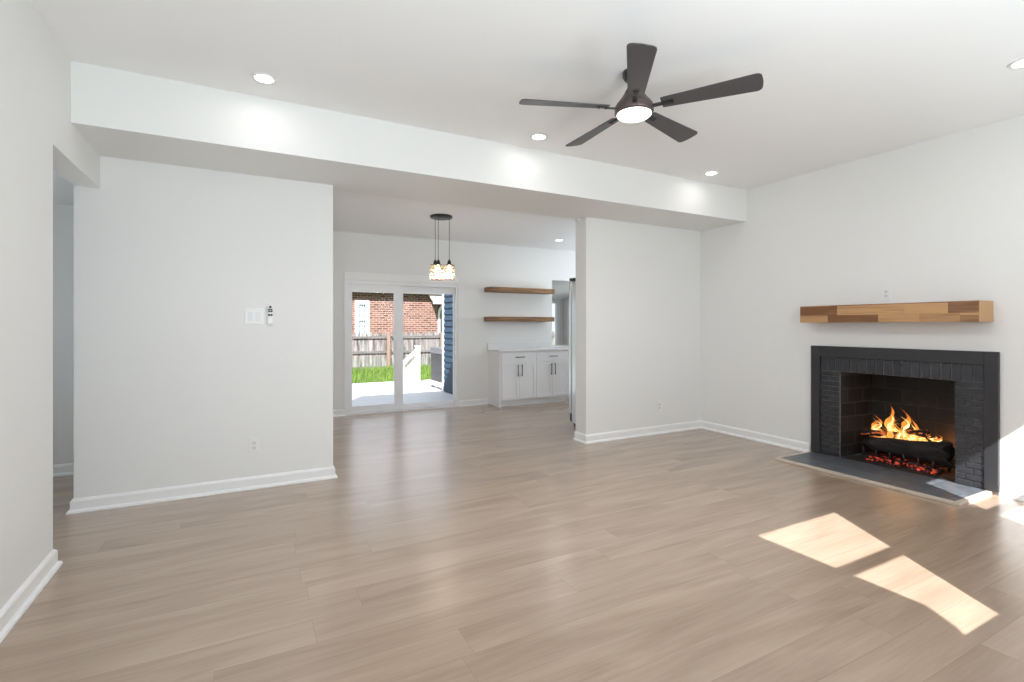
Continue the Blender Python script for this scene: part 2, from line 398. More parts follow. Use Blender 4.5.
def tag(o, label, cat, group=None, kind=None):
    if label: o['label'] = label
    if cat: o['category'] = cat
    if group: o['group'] = group
    if kind: o['kind'] = kind
    return o
def thing(name, label, cat, loc=(0,0,0), rz=0.0, group=None):
    o = bpy.data.objects.new(name, None); C.objects.link(o)
    o.location = loc; o.rotation_euler = (0, 0, rz); o.empty_display_size = 0.1
    return tag(o, label, cat, group)
def struct(o):
    o['kind'] = 'structure'; return o
def copy_tree(o, parent=None):
    c = o.copy(); C.objects.link(c)
    if parent is not None: c.parent = parent
    for ch in list(o.children): copy_tree(ch, c)
    return c

def wall_cells(mb, x0, x1, y0, y1, z0, z1, holes=(), axis='X'):
    """a solid wall running along axis, left open at holes (a0, a1, z0, z1)"""
    a0, a1 = (x0, x1) if axis == 'X' else (y0, y1)
    As = sorted({a0, a1, *[h[0] for h in holes], *[h[1] for h in holes]}); Zs = sorted({z0, z1, *[h[2] for h in holes], *[h[3] for h in holes]})
    for i in range(len(As)-1):
        run = None
        for j in range(len(Zs)-1):
            ca, cz = (As[i]+As[i+1])/2, (Zs[j]+Zs[j+1])/2
            solid = not any(h[0] < ca < h[1] and h[2] < cz < h[3] for h in holes)
            if solid:
                if run is None: run = [Zs[j], Zs[j+1]]
                else: run[1] = Zs[j+1]
            if (not solid or j == len(Zs)-2) and run:
                if axis == 'X': mb.box(As[i], As[i+1], y0, y1, run[0], run[1])
                else: mb.box(x0, x1, As[i], As[i+1], run[0], run[1])
                run = None
    return mb

# ------------------------------------------------------------------ room dimensions (metres)
XL, XR = -0.921, 5.045            # left and right living-room walls
XE = -1.065                       # outer face of the left wall
YP, YPB = 4.451, 4.615            # partition between living room and dining room
YB = 3.795                        # front of the dropped beam
ZC, ZB, ZH = 2.841, 2.479, 2.254  # ceiling, beam underside, hall opening head
ZD = 2.628                        # dining ceiling
XP, XQ = 0.635, 3.270             # edges of the wide opening
YE = 3.494                        # left wall ends here (hall opening begins)
YW = 7.424                        # back wall of the dining room
YF = -0.20                        # front wall, behind the camera

# ------------------------------------------------------------------ setting
struct(MB().box(-2.75, 7.0, -0.30, YW + 0.15, -0.20, 0).build('floor', FLOOR))
struct(MB().box(XE - 0.15, XR + 0.2, -0.30, YPB, ZC, ZC + 0.2).build('ceiling', CEIL))
struct(MB().box(0.35, 6.35, YPB, YW + 0.15, ZD, ZD + 0.2).build('ceiling', CEIL))
struct(MB().box(-2.75, 0.35, YPB, 5.75, 2.334, 2.534).box(-2.75, XE, 3.0, YPB, 2.334, 2.534).build('ceiling', CEIL))
struct(MB().box(XL, XR, YB, YPB, ZB, ZC).build('ceiling_beam', WALL))

m = MB(); m.box(XE, XL, -0.30, YE, 0, ZC); m.box(XE, XL, YE, YP, ZH, ZC); m.box(XE, XL, YP, YPB, ZB, ZC)
struct(m.build('wall_left', WALL))
struct(MB().box(XE, XP, YP, YPB, 0, ZB).build('wall_partition', WALL))
YQB = 4.650
m = MB(); m.box(XQ, XR, YP, YPB, 0, ZB); m.box(XQ, XR + 0.2, YPB, YQB, 0, ZD)
fil = [(XQ, ZB), (XQ, ZB - 0.075)] + [(XQ - 0.075*(1 - math.cos(R(a))), ZB - 0.075 + 0.075*math.sin(R(a))) for a in (15, 30, 45, 60, 75)] + [(XQ - 0.075, ZB)]
m.prism(fil, YPB - 0.06, YPB, 'Y')
struct(m.build('wall_partition', WALL))
FB = (1.885, 2.772, 0.0, 0.845)      # firebox mouth: y0, y1, z0, z1
struct(wall_cells(MB(), XR, XR + 0.2, -0.30, YPB, 0, ZC, [FB], 'Y').build('wall_right', WALL))
W1 = (1.33, 2.32, 1.165, 2.40); W2 = (3.46, 4.50, 1.165, 2.42); D2 = (-0.62, 0.24, 0.0, 2.08)
struct(wall_cells(MB(), XE, XR + 0.2, -0.30, YF, 0, ZC, [W1, W2, D2], 'X').build('wall_front', WALL))
DOOR = (1.222, 2.945, 0.0, 1.945)
PASS = (4.722, 5.75, 0.935, 2.09)
struct(wall_cells(MB(), 0.35, 7.0, YW, YW + 0.15, 0, ZD + 0.2, [DOOR, PASS], 'X').build('wall_back', WALL))
struct(MB().box(0.35, 0.50, YPB, YW, 0, ZD).build('wall_dining', WALL))
struct(MB().box(XR + 0.2, 6.2, YPB - 0.15, YPB, 0, ZD).build('wall_kitchen', WALL))
struct(wall_cells(MB(), 6.2, 6.35, YPB - 0.15, YW, 0, ZD, [(5.35, 6.55, 1.1, 2.1)], 'Y').build('wall_kitchen', WALL))
m = MB(); m.box(-2.75, 0.35, 5.613, 5.75, 0, 2.334); struct(m.build('wall_hall', WALL))
m = MB(); wall_cells(m, -2.75, -2.6, 3.0, 5.613, 0, 2.334, [(4.1, 4.9, 0.9, 1.9)], 'Y'); m.box(-2.6, XE, 3.0, 3.12, 0, 2.334); struct(m.build('wall_hall', WALL))

# the room beyond the pass-through: a lower wing under a sloping roof, blue siding outside
m = MB(); m.prism([(YW + 0.15, -0.65), (10.41, -0.65), (10.41, 2.25), (YW + 0.15, 2.75)], 3.80, 3.95, 'X')
struct(m.build('wall_wing', WALL))
WW = (6.10, 6.70, 0.55, 1.86)
m = MB(); wall_cells(m, 3.95, 7.0, 10.30, 10.41, -0.65, 2.02, [WW], 'X'); wall_cells(m, 6.87, 7.0, YW + 0.15, 10.30, -0.65, 2.6, [(8.4, 9.4, 0.7, 1.7)], 'Y')
struct(m.build('wall_wing', WALL))
struct(MB().prism([(YW + 0.15, 2.42), (10.30, 1.94), (10.30, 2.02), (10.60, 2.02), (10.60, 2.30), (YW + 0.15, 2.80)], 3.951, 7.0, 'X').build('ceiling', CEIL))
struct(MB().box(3.95, 6.87, YW + 0.15, 10.30, -0.2, 0).build('floor', FLOOR))
m = MB()
k = 0
z = -0.64
while z < 2.6:                                          # lap siding boards
    top = min(z + 0.135, 2.62)
    ytop = 10.33 if z < 2.1 else 10.33 - (z - 2.1) * 5.0
    m.prism([(3.798, z), (3.766, z), (3.792, top), (3.798, top)], YW + 0.155, max(ytop, YW + 0.6), 'Y'); z += 0.128
struct(m.build('wall_siding', SIDING))
struct(MB().box(3.765, 3.799, 10.332, 10.425, -0.65, 2.22).box(3.765, 3.95, 10.411, 10.43, -0.65, 2.22).build('trim_1', WHITEOUT))

def baseboard(name, path, left=True):
    prof = [(0.0005, 0), (0.033, 0), (0.033, 0.006), (0.030, 0.014), (0.024, 0.020), (0.016, 0.022), (0.016, 0.078), (0.012, 0.086), (0.006, 0.093), (0.0005, 0.096)]
    mb = MB(); g = bmesh.new(); P = [Vector(p) for p in path]; rings = []
    for i, p in enumerate(P):
        ns = []
        for a, b in ((i-1, i), (i, i+1)):
            if a >= 0 and b < len(P):
                d = (P[b] - P[a]).normalized(); ns.append(Vector((-d.y, d.x)) * (1 if left else -1))
        n = ns[0] if len(ns) == 1 else (ns[0] + ns[1]) / (1 + ns[0].dot(ns[1]))
        rings.append([g.verts.new((p.x + n.x*d, p.y + n.y*d, zz)) for d, zz in prof])
    for a, b in zip(rings, rings[1:]):
        for k in range(len(prof)-1): g.faces.new((a[k], a[k+1], b[k+1], b[k]))
        g.faces.new((a[-1], a[0], b[0], b[-1]))
    g.faces.new(rings[0]); g.faces.new(list(reversed(rings[-1])))
    bmesh.ops.recalc_face_normals(g, faces=g.faces)
    mb.merge(g); return struct(mb.build(name, TRIM))
baseboard('baseboard_left', [(XL, YF), (XL, YE), (XE, YE)], False)
baseboard('baseboard_partition', [(XE, YPB), (XE, YP), (XP, YP), (XP, YPB)], False)
baseboard('baseboard_partition', [(XQ, YQB), (XQ, YP), (XR, YP), (XR, 3.062)], False)
baseboard('baseboard_right', [(XR, 1.614), (XR, YF)], False)
baseboard('baseboard_back', [(0.50, YW), (DOOR[0] - 0.005, YW)], False)
baseboard('baseboard_back', [(2.962, YW), (3.478, YW)], False)
baseboard('baseboard_hall', [(-2.6, 5.613), (0.35, 5.613)], False)

# sliding glass door, its casing and panels
dr = struct(MB().box(DOOR[0], DOOR[0]+0.055, YW-0.004, YW+0.12, 0, DOOR[3]).box(DOOR[1]-0.03, DOOR[1], YW-0.004, YW+0.12, 0, DOOR[3])
    .box(DOOR[0]+0.055, DOOR[1]-0.03, YW-0.004, YW+0.12, DOOR[3]-0.055, DOOR[3]).box(DOOR[0]+0.055, DOOR[1]-0.03, YW-0.004, YW+0.12, 0, 0.035).build('door_1', VINYL))
def sash(name, x0, x1, y0, y1, z0, z1, wl, wr, wt, wb, glass_name='pane'):
    o = MB().box(x0, x0+wl, y0, y1, z0, z1).box(x1-wr, x1, y0, y1, z0, z1).box(x0+wl, x1-wr, y0, y1, z1-wt, z1).box(x0+wl, x1-wr, y0, y1, z0, z0+wb).build(name, VINYL)
    yc = (y0+y1)/2
    MB().box(x0+wl, x1-wr, yc-0.004, yc+0.004, z0+wb, z1-wt).build(glass_name, GLASS, o)
    return o
s1 = sash('sliding_panel', 1.278, 2.020, YW+0.015, YW+0.050, 0.036, 1.889, 0.045, 0.085, 0.105, 0.085)
s1.parent = dr
MB().box(1.955, 1.975, YW-0.012, YW+0.015, 0.92, 1.12, bevel=0.004).build('pull_handle', VINYL, s1)
s2 = sash('fixed_panel', 2.020, 2.914, YW+0.060, YW+0.095, 0.036, 1.889, 0.062, 0.014, 0.10, 0.06)
s2.parent = dr
struct(MB().box(1.21, 2.96, YW-0.016, YW, 1.946, 2.055, bevel=0.002).box(2.946, 2.96, YW-0.016, YW, 0, 1.946).box(1.21, 1.2215, YW-0.016, YW, 0, 1.946).build('trim_2', TRIM))

# front windows (double hung) and front door behind the camera
def front_window(name, W):
    x0, x1, z0, z1 = W
    f = struct(MB().box(x0, x0+0.035, -0.295, -0.205, z0, z1).box(x1-0.035, x1, -0.295, -0.205, z0, z1).box(x0+0.035, x1-0.035, -0.295, -0.205, z1-0.035, z1).box(x0+0.035, x1-0.035, -0.295, -0.205, z0, z0+0.03).build(name, VINYL))
    a = sash('lower_sash', x0+0.0355, x1-0.0355, -0.248, -0.230, z0+0.0305, 1.823, 0.012, 0.012, 0.05, 0.012); a.parent = f
    b = sash('upper_sash', x0+0.0355, x1-0.0355, -0.270, -0.250, 1.770, z1-0.0355, 0.012, 0.012, 0.012, 0.05); b.parent = f
    return f
front_window('window_1', W1); front_window('window_2', W2)
dd = struct(MB().box(D2[0]+0.002, D2[1]-0.002, -0.285, -0.245, 0.002, 0.35).box(D2[0]+0.002, D2[0]+0.09, -0.285, -0.245, 0.35, 2.07).box(D2[1]-0.09, D2[1]-0.002, -0.285, -0.245, 0.35, 2.07).box(D2[0]+0.09, D2[1]-0.09, -0.285, -0.245, 1.98, 2.07).build('door_2', TRIM))
MB().box(D2[0]+0.09, D2[1]-0.09, -0.268, -0.262, 0.35, 1.98).build('pane', GLASS, dd)
struct(MB().box(6.24, 6.30, 5.352, 5.40, 1.102, 2.098).box(6.24, 6.30, 6.50, 6.548, 1.102, 2.098).box(6.24, 6.30, 5.40, 6.50, 1.102, 1.15).box(6.24, 6.30, 5.40, 6.50, 2.05, 2.098).build('fill_window_3', VINYL))  # unseen kitchen window, added to house the fill lamp
f = struct(MB().box(WW[0]-0.06, WW[0]+0.03, 10.285, 10.36, WW[2], WW[3]+0.06).box(WW[1]-0.03, WW[1]+0.06, 10.285, 10.36, WW[2], WW[3]+0.06).box(WW[0]+0.03, WW[1]-0.03, 10.285, 10.36, WW[3]-0.03, WW[3]+0.06).box(WW[0]+0.03, WW[1]-0.03, 10.285, 10.36, WW[2], WW[2]+0.04).box(6.39, 6.41, 10.31, 10.35, WW[2]+0.04, WW[3]-0.03).build('window_4', VINYL))
MB().box(WW[0]+0.03, WW[1]-0.03, 10.342, 10.348, WW[2]+0.04, WW[3]-0.03).build('pane', GLASS, f)

def small_window(name, x0, x1, y0, y1, z0, z1):
    f = struct(MB().box(x0, x1, y0, y0+0.05, z0, z1).box(x0, x1, y1-0.05, y1, z0, z1).box(x0, x1, y0+0.05, y1-0.05, z0, z0+0.05).box(x0, x1, y0+0.05, y1-0.05, z1-0.05, z1).build(name, VINYL))
    xm = (x0+x1)/2
    MB().box(xm-0.004, xm+0.004, y0+0.05, y1-0.05, z0+0.05, z1-0.05).build('pane', GLASS, f)
small_window('fill_window_5', 6.92, 6.97, 8.401, 9.399, 0.701, 1.699)  # unseen window, added together with the wing fill lamp
small_window('fill_window_6', -2.72, -2.67, 4.101, 4.899, 0.901, 1.899)  # unseen window, added so the hall fill has an opening

# ------------------------------------------------------------------ fireplace on the right wall
fp = thing('fireplace', 'black painted brick fireplace with charcoal surround and lit log fire', 'fireplace', (XR, 2.34, 0))
OX, OY = XR, 2.34
def fbuild(mb, name, mat, parent):
    bmesh.ops.translate(mb.bm, verts=mb.bm.verts, vec=(-OX, -OY, 0))
    return mb.build(name, mat, parent)
Y0, Y1, ZT = 1.617, 3.038, 1.088         # outer frame
IY0, IY1, IZ = 1.700, 2.950, 0.985       # inside of frame
XF = XR - 0.036
m = MB()
m.box(XF, XR-0.0005, Y0, IY0, 0.0225, ZT, bevel=0.003); m.box(XF, XR-0.0005, IY1, Y1, 0.0225, ZT, bevel=0.003); m.box(XF, XR-0.0005, IY0, IY1, IZ, ZT, bevel=0.003)
fbuild(m, 'surround_frame', CHARCOAL, fp)
m = MB()
m.box(XR-0.012, XR-0.0005, IY0, FB[0], 0.0225, IZ); m.box(XR-0.012, XR-0.0005, FB[1], IY1, 0.0225, IZ); m.box(XR-0.012, XR-0.0005, FB[0], FB[1], FB[3], IZ)
mort = fbuild(m, 'mortar_bed', MORTAR, fp)
rnd = random.Random(4)
m = MB()
def brick(y0, y1, z0, z1):
    j = rnd.uniform(-0.002, 0.002)
    m.box(XR-0.024+j, XR-0.006, y0, y1, z0, z1, t=rnd.random(), bevel=0.004)
n = 18                                          # soldier course
wy = (IY1 - IY0) / n
for k in range(n): brick(IY0 + k*wy + 0.004, IY0 + (k+1)*wy - 0.004, FB[3] + 0.004, IZ - 0.004)
nz = 17
hz = (FB[3] - 0.0225) / nz
for k in range(nz):
    z0, z1 = 0.0225 + k*hz + 0.003, 0.0225 + (k+1)*hz - 0.003
    for a, b in ((IY0, FB[0]), (FB[1], IY1)):
        L = b - a; cut = 0.62 if k % 2 else 0.36
        brick(a + 0.003, a + L*cut - 0.003, z0, z1); brick(a + L*cut + 0.003, b - 0.002, z0, z1)
fbuild(m, 'brick_facing', BRICKBLACK, fp)
# firebox: lintel, splayed sides, back, floor, throat
XB = 5.52
by0, by1 = 2.03, 2.735
fbuild(MB().box(XB, XB+0.06, by0-0.06, by1+0.06, 0.0, 0.95), 'firebox_back', FIREBRICK, fp)
fbuild(MB().prism([(XR+0.001, FB[1]), (XB, by1), (XB, by1+0.06), (XR+0.21, FB[1]+0.06), (XR+0.201, FB[1]+0.001)], 0.0225, 0.95, 'Z'), 'firebox_side', FIREBRICKX, fp)
fbuild(MB().prism([(XR+0.001, FB[0]), (XR+0.201, FB[0]-0.001), (XR+0.21, FB[0]-0.06), (XB, by0-0.06), (XB, by0)], 0.0225, 0.95, 'Z'), 'firebox_side', FIREBRICKX, fp)
fbuild(MB().prism([(XR+0.001, FB[0]), (XB, by0), (XB, by1), (XR+0.001, FB[1])], 0.0, 0.022, 'Z'), 'firebox_floor', FIREFLOOR, fp)
fbuild(MB().box(XR+0.201, XB+0.06, FB[0]-0.06, FB[1]+0.06, 0.95, 1.0), 'firebox_throat', FIREBRICK, fp)
# damper knob on the soldier course
fbuild(MB().box(XR-0.034, XR-0.02, 2.245, 2.295, 0.945, 0.957, bevel=0.003).box(XR-0.04, XR-0.02, 2.262, 2.278, 0.935, 0.965, bevel=0.004), 'damper_handle', BLACKMETAL, fp)
# hearth
he = fbuild(MB().box(4.508, XR, 1.690, 3.025, 0.0005, 0.020, bevel=0.001), 'hearth_slab', SLATE, fp)
m = MB()
hx0, hx1, hy0, hy1 = 4.472, 4.508, 1.655, 3.060
m.prism([(hx0, hy0), (hx1, 1.690), (hx1, 3.025), (hx0, hy1)], 0.0005, 0.022, 'Z', bevel=0.002)
m.prism([(hx0, hy0), (XR-0.001, hy0), (XR-0.001, 1.690), (hx1, 1.690)], 0.0005, 0.022, 'Z', bevel=0.002)
m.prism([(hx1, 3.025), (XR-0.001, 3.025), (XR-0.001, hy1), (hx0, hy1)], 0.0005, 0.022, 'Z', bevel=0.002)
bmesh.ops.translate(m.bm, verts=m.bm.verts, vec=(-OX, -OY, 0))
ht = m.build('hearth_edging', HEARTHTRIM, he)

# grate, logs, embers, flames
gr = thing('fire_grate', 'black iron grate holding the burning logs in the fireplace', 'grate', (5.28, 2.33, 0.0225))
m = MB()
for k in range(6):
    y = -0.27 + k*0.108
    m.tube([(-0.175, y, 0.125), (-0.168, y, 0.062), (0.13, y, 0.062), (0.15, y, 0.125)], 0.008, 8)
m.build('grate_bar', BLACKMETAL, gr)
m = MB(); m.cyl((-0.09, -0.31, 0.046), (-0.09, 0.31, 0.046), 0.008); m.cyl((0.08, -0.31, 0.046), (0.08, 0.31, 0.046), 0.008); m.build('cross_bar', BLACKMETAL, gr)
for sx in (-0.09, 0.08):
    for sy in (-0.28, 0.28): MB().cyl((sx, sy, 0.0), (sx, sy, 0.044), 0.009).build('leg', BLACKMETAL, gr)
rl = random.Random(11)
def log(name, p0, p1, r0, r1, mat, label, jag=0.0, seg=20):
    p0, p1 = Vector(p0), Vector(p1); d = p1 - p0; L = d.length
    g = bmesh.new(); N = 16; rings = []
    ph = [rl.uniform(0, 6.28) for _ in range(4)]
    for i in range(N+1):
        t = i / N; r = r0 + (r1 - r0)*t; ring = []
        for k in range(seg):
            a = 2*math.pi*k/seg
            rr = r*(1 + 0.09*math.sin(2*a + ph[0] + 2*t) + 0.06*math.sin(3*a + ph[1] - 4*t) + 0.05*math.sin(9*t + ph[2]) + rl.uniform(-0.035, 0.035))
            off = (rl.uniform(-jag, jag) if i in (0, N) else 0)
            ring.append(g.verts.new((rr*math.cos(a), rr*math.sin(a), t*L + off)))
        rings.append(ring)
    for a, b in zip(rings, rings[1:]):
        for k in range(seg):
            f = g.faces.new((a[k], a[(k+1)%seg], b[(k+1)%seg], b[k])); f.smooth = True
    for ring, zz in ((rings[0], 0.01), (rings[-1], L-0.01)):
        c = g.verts.new((0, 0, zz))
        for k in range(seg): g.faces.new((ring[k], ring[(k+1)%seg], c))
    bmesh.ops.recalc_face_normals(g, faces=g.faces)
    M = d.to_track_quat('Z', 'Y').to_matrix().to_4x4()
    mb = MB(); mb.merge(g, mat=M)
    o = mb.build(name, mat); o.location = p0
    return tag(o, label, 'log', 'logs burning in the fireplace')
log('firewood_log', (5.210, 2.60, 0.172), (5.225, 1.985, 0.205), 0.056, 0.092, BARK, 'thick charred black log at the front of the fire with a jagged end', 0.03)
log('firewood_log', (5.345, 2.66, 0.170), (5.36, 2.10, 0.172), 0.050, 0.055, BARKGLOW, 'glowing log at the back of the grate behind the charred front log', 0.015)
log('firewood_log', (5.20, 2.665, 0.270), (5.345, 2.30, 0.275), 0.030, 0.034, BARKGLOW, 'thin burning log leaning across the top of the fire, sticking out left', 0.01)
log('firewood_log', (5.385, 2.60, 0.335), (5.27, 2.16, 0.330), 0.028, 0.033, BARKGLOW, 'slim log lying crosswise on top beneath the tall flames', 0.01)

m = MB(); re_ = random.Random(3)
for k in range(90):
    x = re_.uniform(5.12, 5.36); y = re_.uniform(2.06, 2.60); r = re_.uniform(0.010, 0.024)
    g = bmesh.new(); bmesh.ops.create_icosphere(g, subdivisions=1, radius=r)
    for v in g.verts: v.co *= re_.uniform(0.7, 1.2)
    m.merge(g, re_.random(), Matrix.Translation((x, y, 0.0235 + r*0.98)) @ Matrix.Diagonal((1, 1, 0.8, 1)))
tag(m.build('ember_bed', EMBER), 'red glowing embers and ash under the fire grate', 'embers', kind='stuff')

def flame(mb, base, h, rx, ry, sway, seed, seg=14, N=18, lean=(0, 0)):
    q = random.Random(seed); p1, p2 = q.uniform(0, 6.28), q.uniform(0, 6.28)
    g = bmesh.new(); rings = []; T = {}
    for i in range(N+1):
        t = i / N
        prof = (math.sin(math.pi * min(1, (t*0.9 + 0.12)) ** 0.62)) ** 1.0 * (1 - t) ** 0.35 if t < 1 else 0.0
        prof = max(prof, 0.012)
        cx = base[0] + lean[0]*t + sway*0.5*t*math.sin(5*t + p1); cy = base[1] + lean[1]*t + sway*t*math.sin(7.5*t + p2)
        ring = []
        for k in range(seg):
            a = 2*math.pi*k/seg
            w_ = prof*(1 + 0.22*math.sin(2*a + 6*t + p1) + 0.16*math.sin(3*a - 9*t + p2))*(1 + 0.22*math.sin(15*t + p1) + 0.12*math.sin(27*t + p2))
            ring.append(g.verts.new((cx + rx*w_*math.cos(a), cy + ry*w_*math.sin(a), base[2] + h*t)))
        rings.append(ring)
    for i, (a, b) in enumerate(zip(rings, rings[1:])):
        for k in range(seg):
            f = mb_face(g, (a[k], a[(k+1)%seg], b[(k+1)%seg], b[k])); T[f] = i/N
    g.faces.new(rings[0]); g.faces.new(list(reversed(rings[-1])))
    m_ = {}
    for v in g.verts: m_[v] = mb.bm.verts.new(v.co)
    for f in g.faces:
        nf = mb.bm.faces.new([m_[v] for v in f.verts]); nf[mb.tone] = T.get(f, 0.0); nf.smooth = True
    g.free()
def mb_face(g, vs):
    f = g.faces.new(vs); f.smooth = True; return f
fl = thing('fire', 'bright yellow and orange flames rising from the logs', 'fire', (5.28, 2.36, 0.2))
tong = [  # y, x, z, height, radius, sway
    (2.455, 5.28, 0.25, 0.31, 0.040, 0.030, 1), (2.345, 5.29, 0.25, 0.29, 0.038, 0.040, 2), (2.575, 5.27, 0.24, 0.17, 0.032, 0.03, 3),
    (2.27, 5.30, 0.24, 0.22, 0.030, 0.03, 4), (2.20, 5.27, 0.23, 0.15, 0.036, 0.03, 5), (2.10, 5.27, 0.23, 0.12, 0.026, 0.04, 6),
    (2.51, 5.25, 0.20, 0.13, 0.034, 0.03, 7), (2.40, 5.25, 0.18, 0.12, 0.05, 0.03, 8), (2.30, 5.24, 0.20, 0.10, 0.045, 0.03, 9)]
qf = random.Random(21)
for k in range(16):
    yy = qf.uniform(2.12, 2.58); hh = qf.uniform(0.07, 0.20) * (1.0 if yy > 2.25 else 0.6)
    tong.append((yy, qf.uniform(5.22, 5.31), qf.uniform(0.20, 0.28), hh, qf.uniform(0.012, 0.024), qf.uniform(0.02, 0.05), 30 + k))
m1, m2 = MB(), MB()
for (y, x, z, h, r, sw, sd_) in tong:
    flame(m1, (x - 5.28, y - 2.36, z - 0.2), h, r*0.8, r, sw, sd_)
    flame(m2, (x - 5.28, y - 2.36, z - 0.195), h*0.72, r*0.42, r*0.52, sw, sd_)
m1.build('flame', FLAME, fl); m2.build('flame_core', FLAMECORE, fl)
pl = bpy.data.lights.new('fire_light', 'POINT'); pl.energy = 1.6; pl.color = (1.0, 0.36, 0.09); pl.shadow_soft_size = 0.06
po = bpy.data.objects.new('fire_light', pl); C.objects.link(po); po.location = (5.44, 2.05, 0.26)

# mantel shelf of glued staves
mt = MB(); rs = random.Random(8)
MX0, MX1, MY0, MY1, MZ0, MZ1 = XR-0.235, XR-0.001, 1.655, 3.022, 1.318, 1.476
zm = (MZ0 + MZ1)/2 - 0.012
def staves(z0, z1, cuts, tones):
    for (a, b), t in zip(zip(cuts, cuts[1:]), tones):
        mt.box(MX0, MX1, a, b, z0, z1, t=t, bevel=0.0008, seg=1)
MC = MY0 + 0.005
staves(zm, MZ1 - 0.008, [MC, 1.846, 2.14, 2.673, MY1], [0.26, 0.86, 0.70, 0.20])
staves(MZ0, zm - 0.016, [MC, 1.772, 2.035, 2.333, 2.758, MY1], [0.30, 0.52, 0.68, 0.20, 0.66])
staves(zm - 0.016, zm, [MC, 1.772, 2.035, 2.333, 2.758, MY1], [1.0, 0.52, 0.68, 0.20, 0.66])
staves(MZ1 - 0.008, MZ1, [MC, 1.98, 2.38, 2.74, MY1], [0.30, 0.42, 0.18, 0.5])
mt.box(MX0, MX1, MY0, MC, MZ0, MZ1, t=0.92, bevel=0.0008, seg=1)
tag(mt.build('mantel_shelf', MANTELWOOD), 'thick butcher block wood mantel shelf mounted above the black fireplace', 'mantel')

# ------------------------------------------------------------------ wall plates
def outlet(name, loc, rz, label):
    """plate in local XZ facing -Y"""
    t = thing(name, label, 'outlet', loc, rz, 'white wall outlets')
    MB().box(-0.036, 0.036, -0.006, -0.0005, -0.059, 0.059, bevel=0.003).build('cover_plate', PLASTIC, t)
    for s in (-1, 1):
        rc = MB().lathe([(0.0165, 0), (0.0165, 0.004), (0.015, 0.005)], seg=24, mat=Matrix.Translation((0, -0.0055, s*0.0195)) @ Matrix.Rotation(R(90), 4, 'X')).build('receptacle', PLASTIC2, t)
        MB().box(-0.0085, -0.006, -0.0112, -0.0100, s*0.0195-0.002, s*0.0195+0.008).box(0.006, 0.0085, -0.0112, -0.0100, s*0.0195-0.002, s*0.0195+0.007).box(-0.002, 0.002, -0.0112, -0.0100, s*0.0195-0.010, s*0.0195-0.006).build('slot', BLACKPL, rc)
    MB().cyl((0, -0.0085, 0), (0, -0.0055, 0), 0.003, seg=10).build('screw', PLASTIC2, t)
    return t
o1 = outlet('wall_outlet', (0.040, YP, 0.341), 0, 'white double outlet low on the wall below the light switch')
o2 = copy_tree(o1); o2.location = (4.343, YP, 0.327); o2['label'] = 'white outlet low on the white wall between the opening and the fireplace wall'
o3 = copy_tree(o1); o3.location = (XR, 2.380, 1.572); o3.rotation_euler = (0, 0, R(-90)); o3['label'] = 'white outlet on the wall just above the wood mantel shelf'
sw = thing('light_switch', 'white two-rocker light switch plate on the wall beside the fan remote', 'light switch', (0.042, YP, 1.362))
MB().box(-0.068, 0.068, -0.006, -0.0005, -0.062, 0.062, bevel=0.003).build('cover_plate', PLASTIC, sw)
for s in (-1, 1):
    MB().box(s*0.026-0.017, s*0.026+0.017, -0.0095, -0.0055, -0.034, 0.034, bevel=0.0015).build('rocker', PLASTIC2, sw)
rm = thing('fan_remote', 'slim white remote control with dark buttons in a wall holder', 'remote control', (0.155, YP, 1.370))
MB().box(-0.024, 0.024, -0.012, -0.0005, -0.080, 0.02, bevel=0.004).build('holder', PLASTIC, rm)
bd = MB().box(-0.021, 0.021, -0.022, -0.010, -0.070, 0.080, bevel=0.006).build('remote_body', PLASTIC, rm)
MB().lathe([(0.010, 0), (0.010, 0.003)], seg=20, mat=Matrix.Translation((0, -0.0215, 0.066)) @ Matrix.Rotation(R(90), 4, 'X')).build('power_button', BLACKPL, bd)
for zz, hh in ((0.046, 0.0062), (0.031, 0.0062), (0.003, 0.0075)):
    for s in (-1, 1):
        MB().box(s*0.0085-0.0075, s*0.0085+0.0075, -0.025, -0.0215, zz-hh, zz+hh, bevel=0.001).build('button', BLACKPL, bd)
MB().box(-0.006, 0.006, -0.0240, -0.0215, -0.026, -0.019, bevel=0.001).build('button', PLASTIC2, bd)

# ------------------------------------------------------------------ ceiling fan
fan = thing('ceiling_fan', 'dark bronze five-blade ceiling fan with a round lit lens', 'ceiling fan', (2.088, 2.352, ZC))
MB().lathe([(0.001, -0.0005), (0.068, -0.0005), (0.068, -0.028), (0.058, -0.045), (0.030, -0.052), (0.001, -0.053)], seg=36, cap=False).build('canopy', BLACKMETAL, fan)
MB().lathe([(0.001, -0.05), (0.027, -0.05), (0.031, -0.075), (0.042, -0.10), (0.060, -0.135), (0.082, -0.168), (0.104, -0.195), (0.116, -0.215), (0.117, -0.250), (0.112, -0.258), (0.001, -0.258)], seg=48, cap=False).build('motor_housing', BRONZE, fan)
MB().lathe([(0.001, -0.2585), (0.104, -0.2585), (0.103, -0.266), (0.092, -0.275), (0.055, -0.281), (0.001, -0.282)], seg=48, cap=False).build('light_lens', FANLENS, fan)
ld = bpy.data.lights.new('fan_lamp', 'AREA'); ld.shape = 'DISK'; ld.size = 0.2; ld.energy = 26; ld.color = (1, 0.985, 0.97)
lo_ = bpy.data.objects.new('fan_lamp', ld); C.objects.link(lo_); lo_.parent = fan; lo_.location = (0, 0, -0.290)
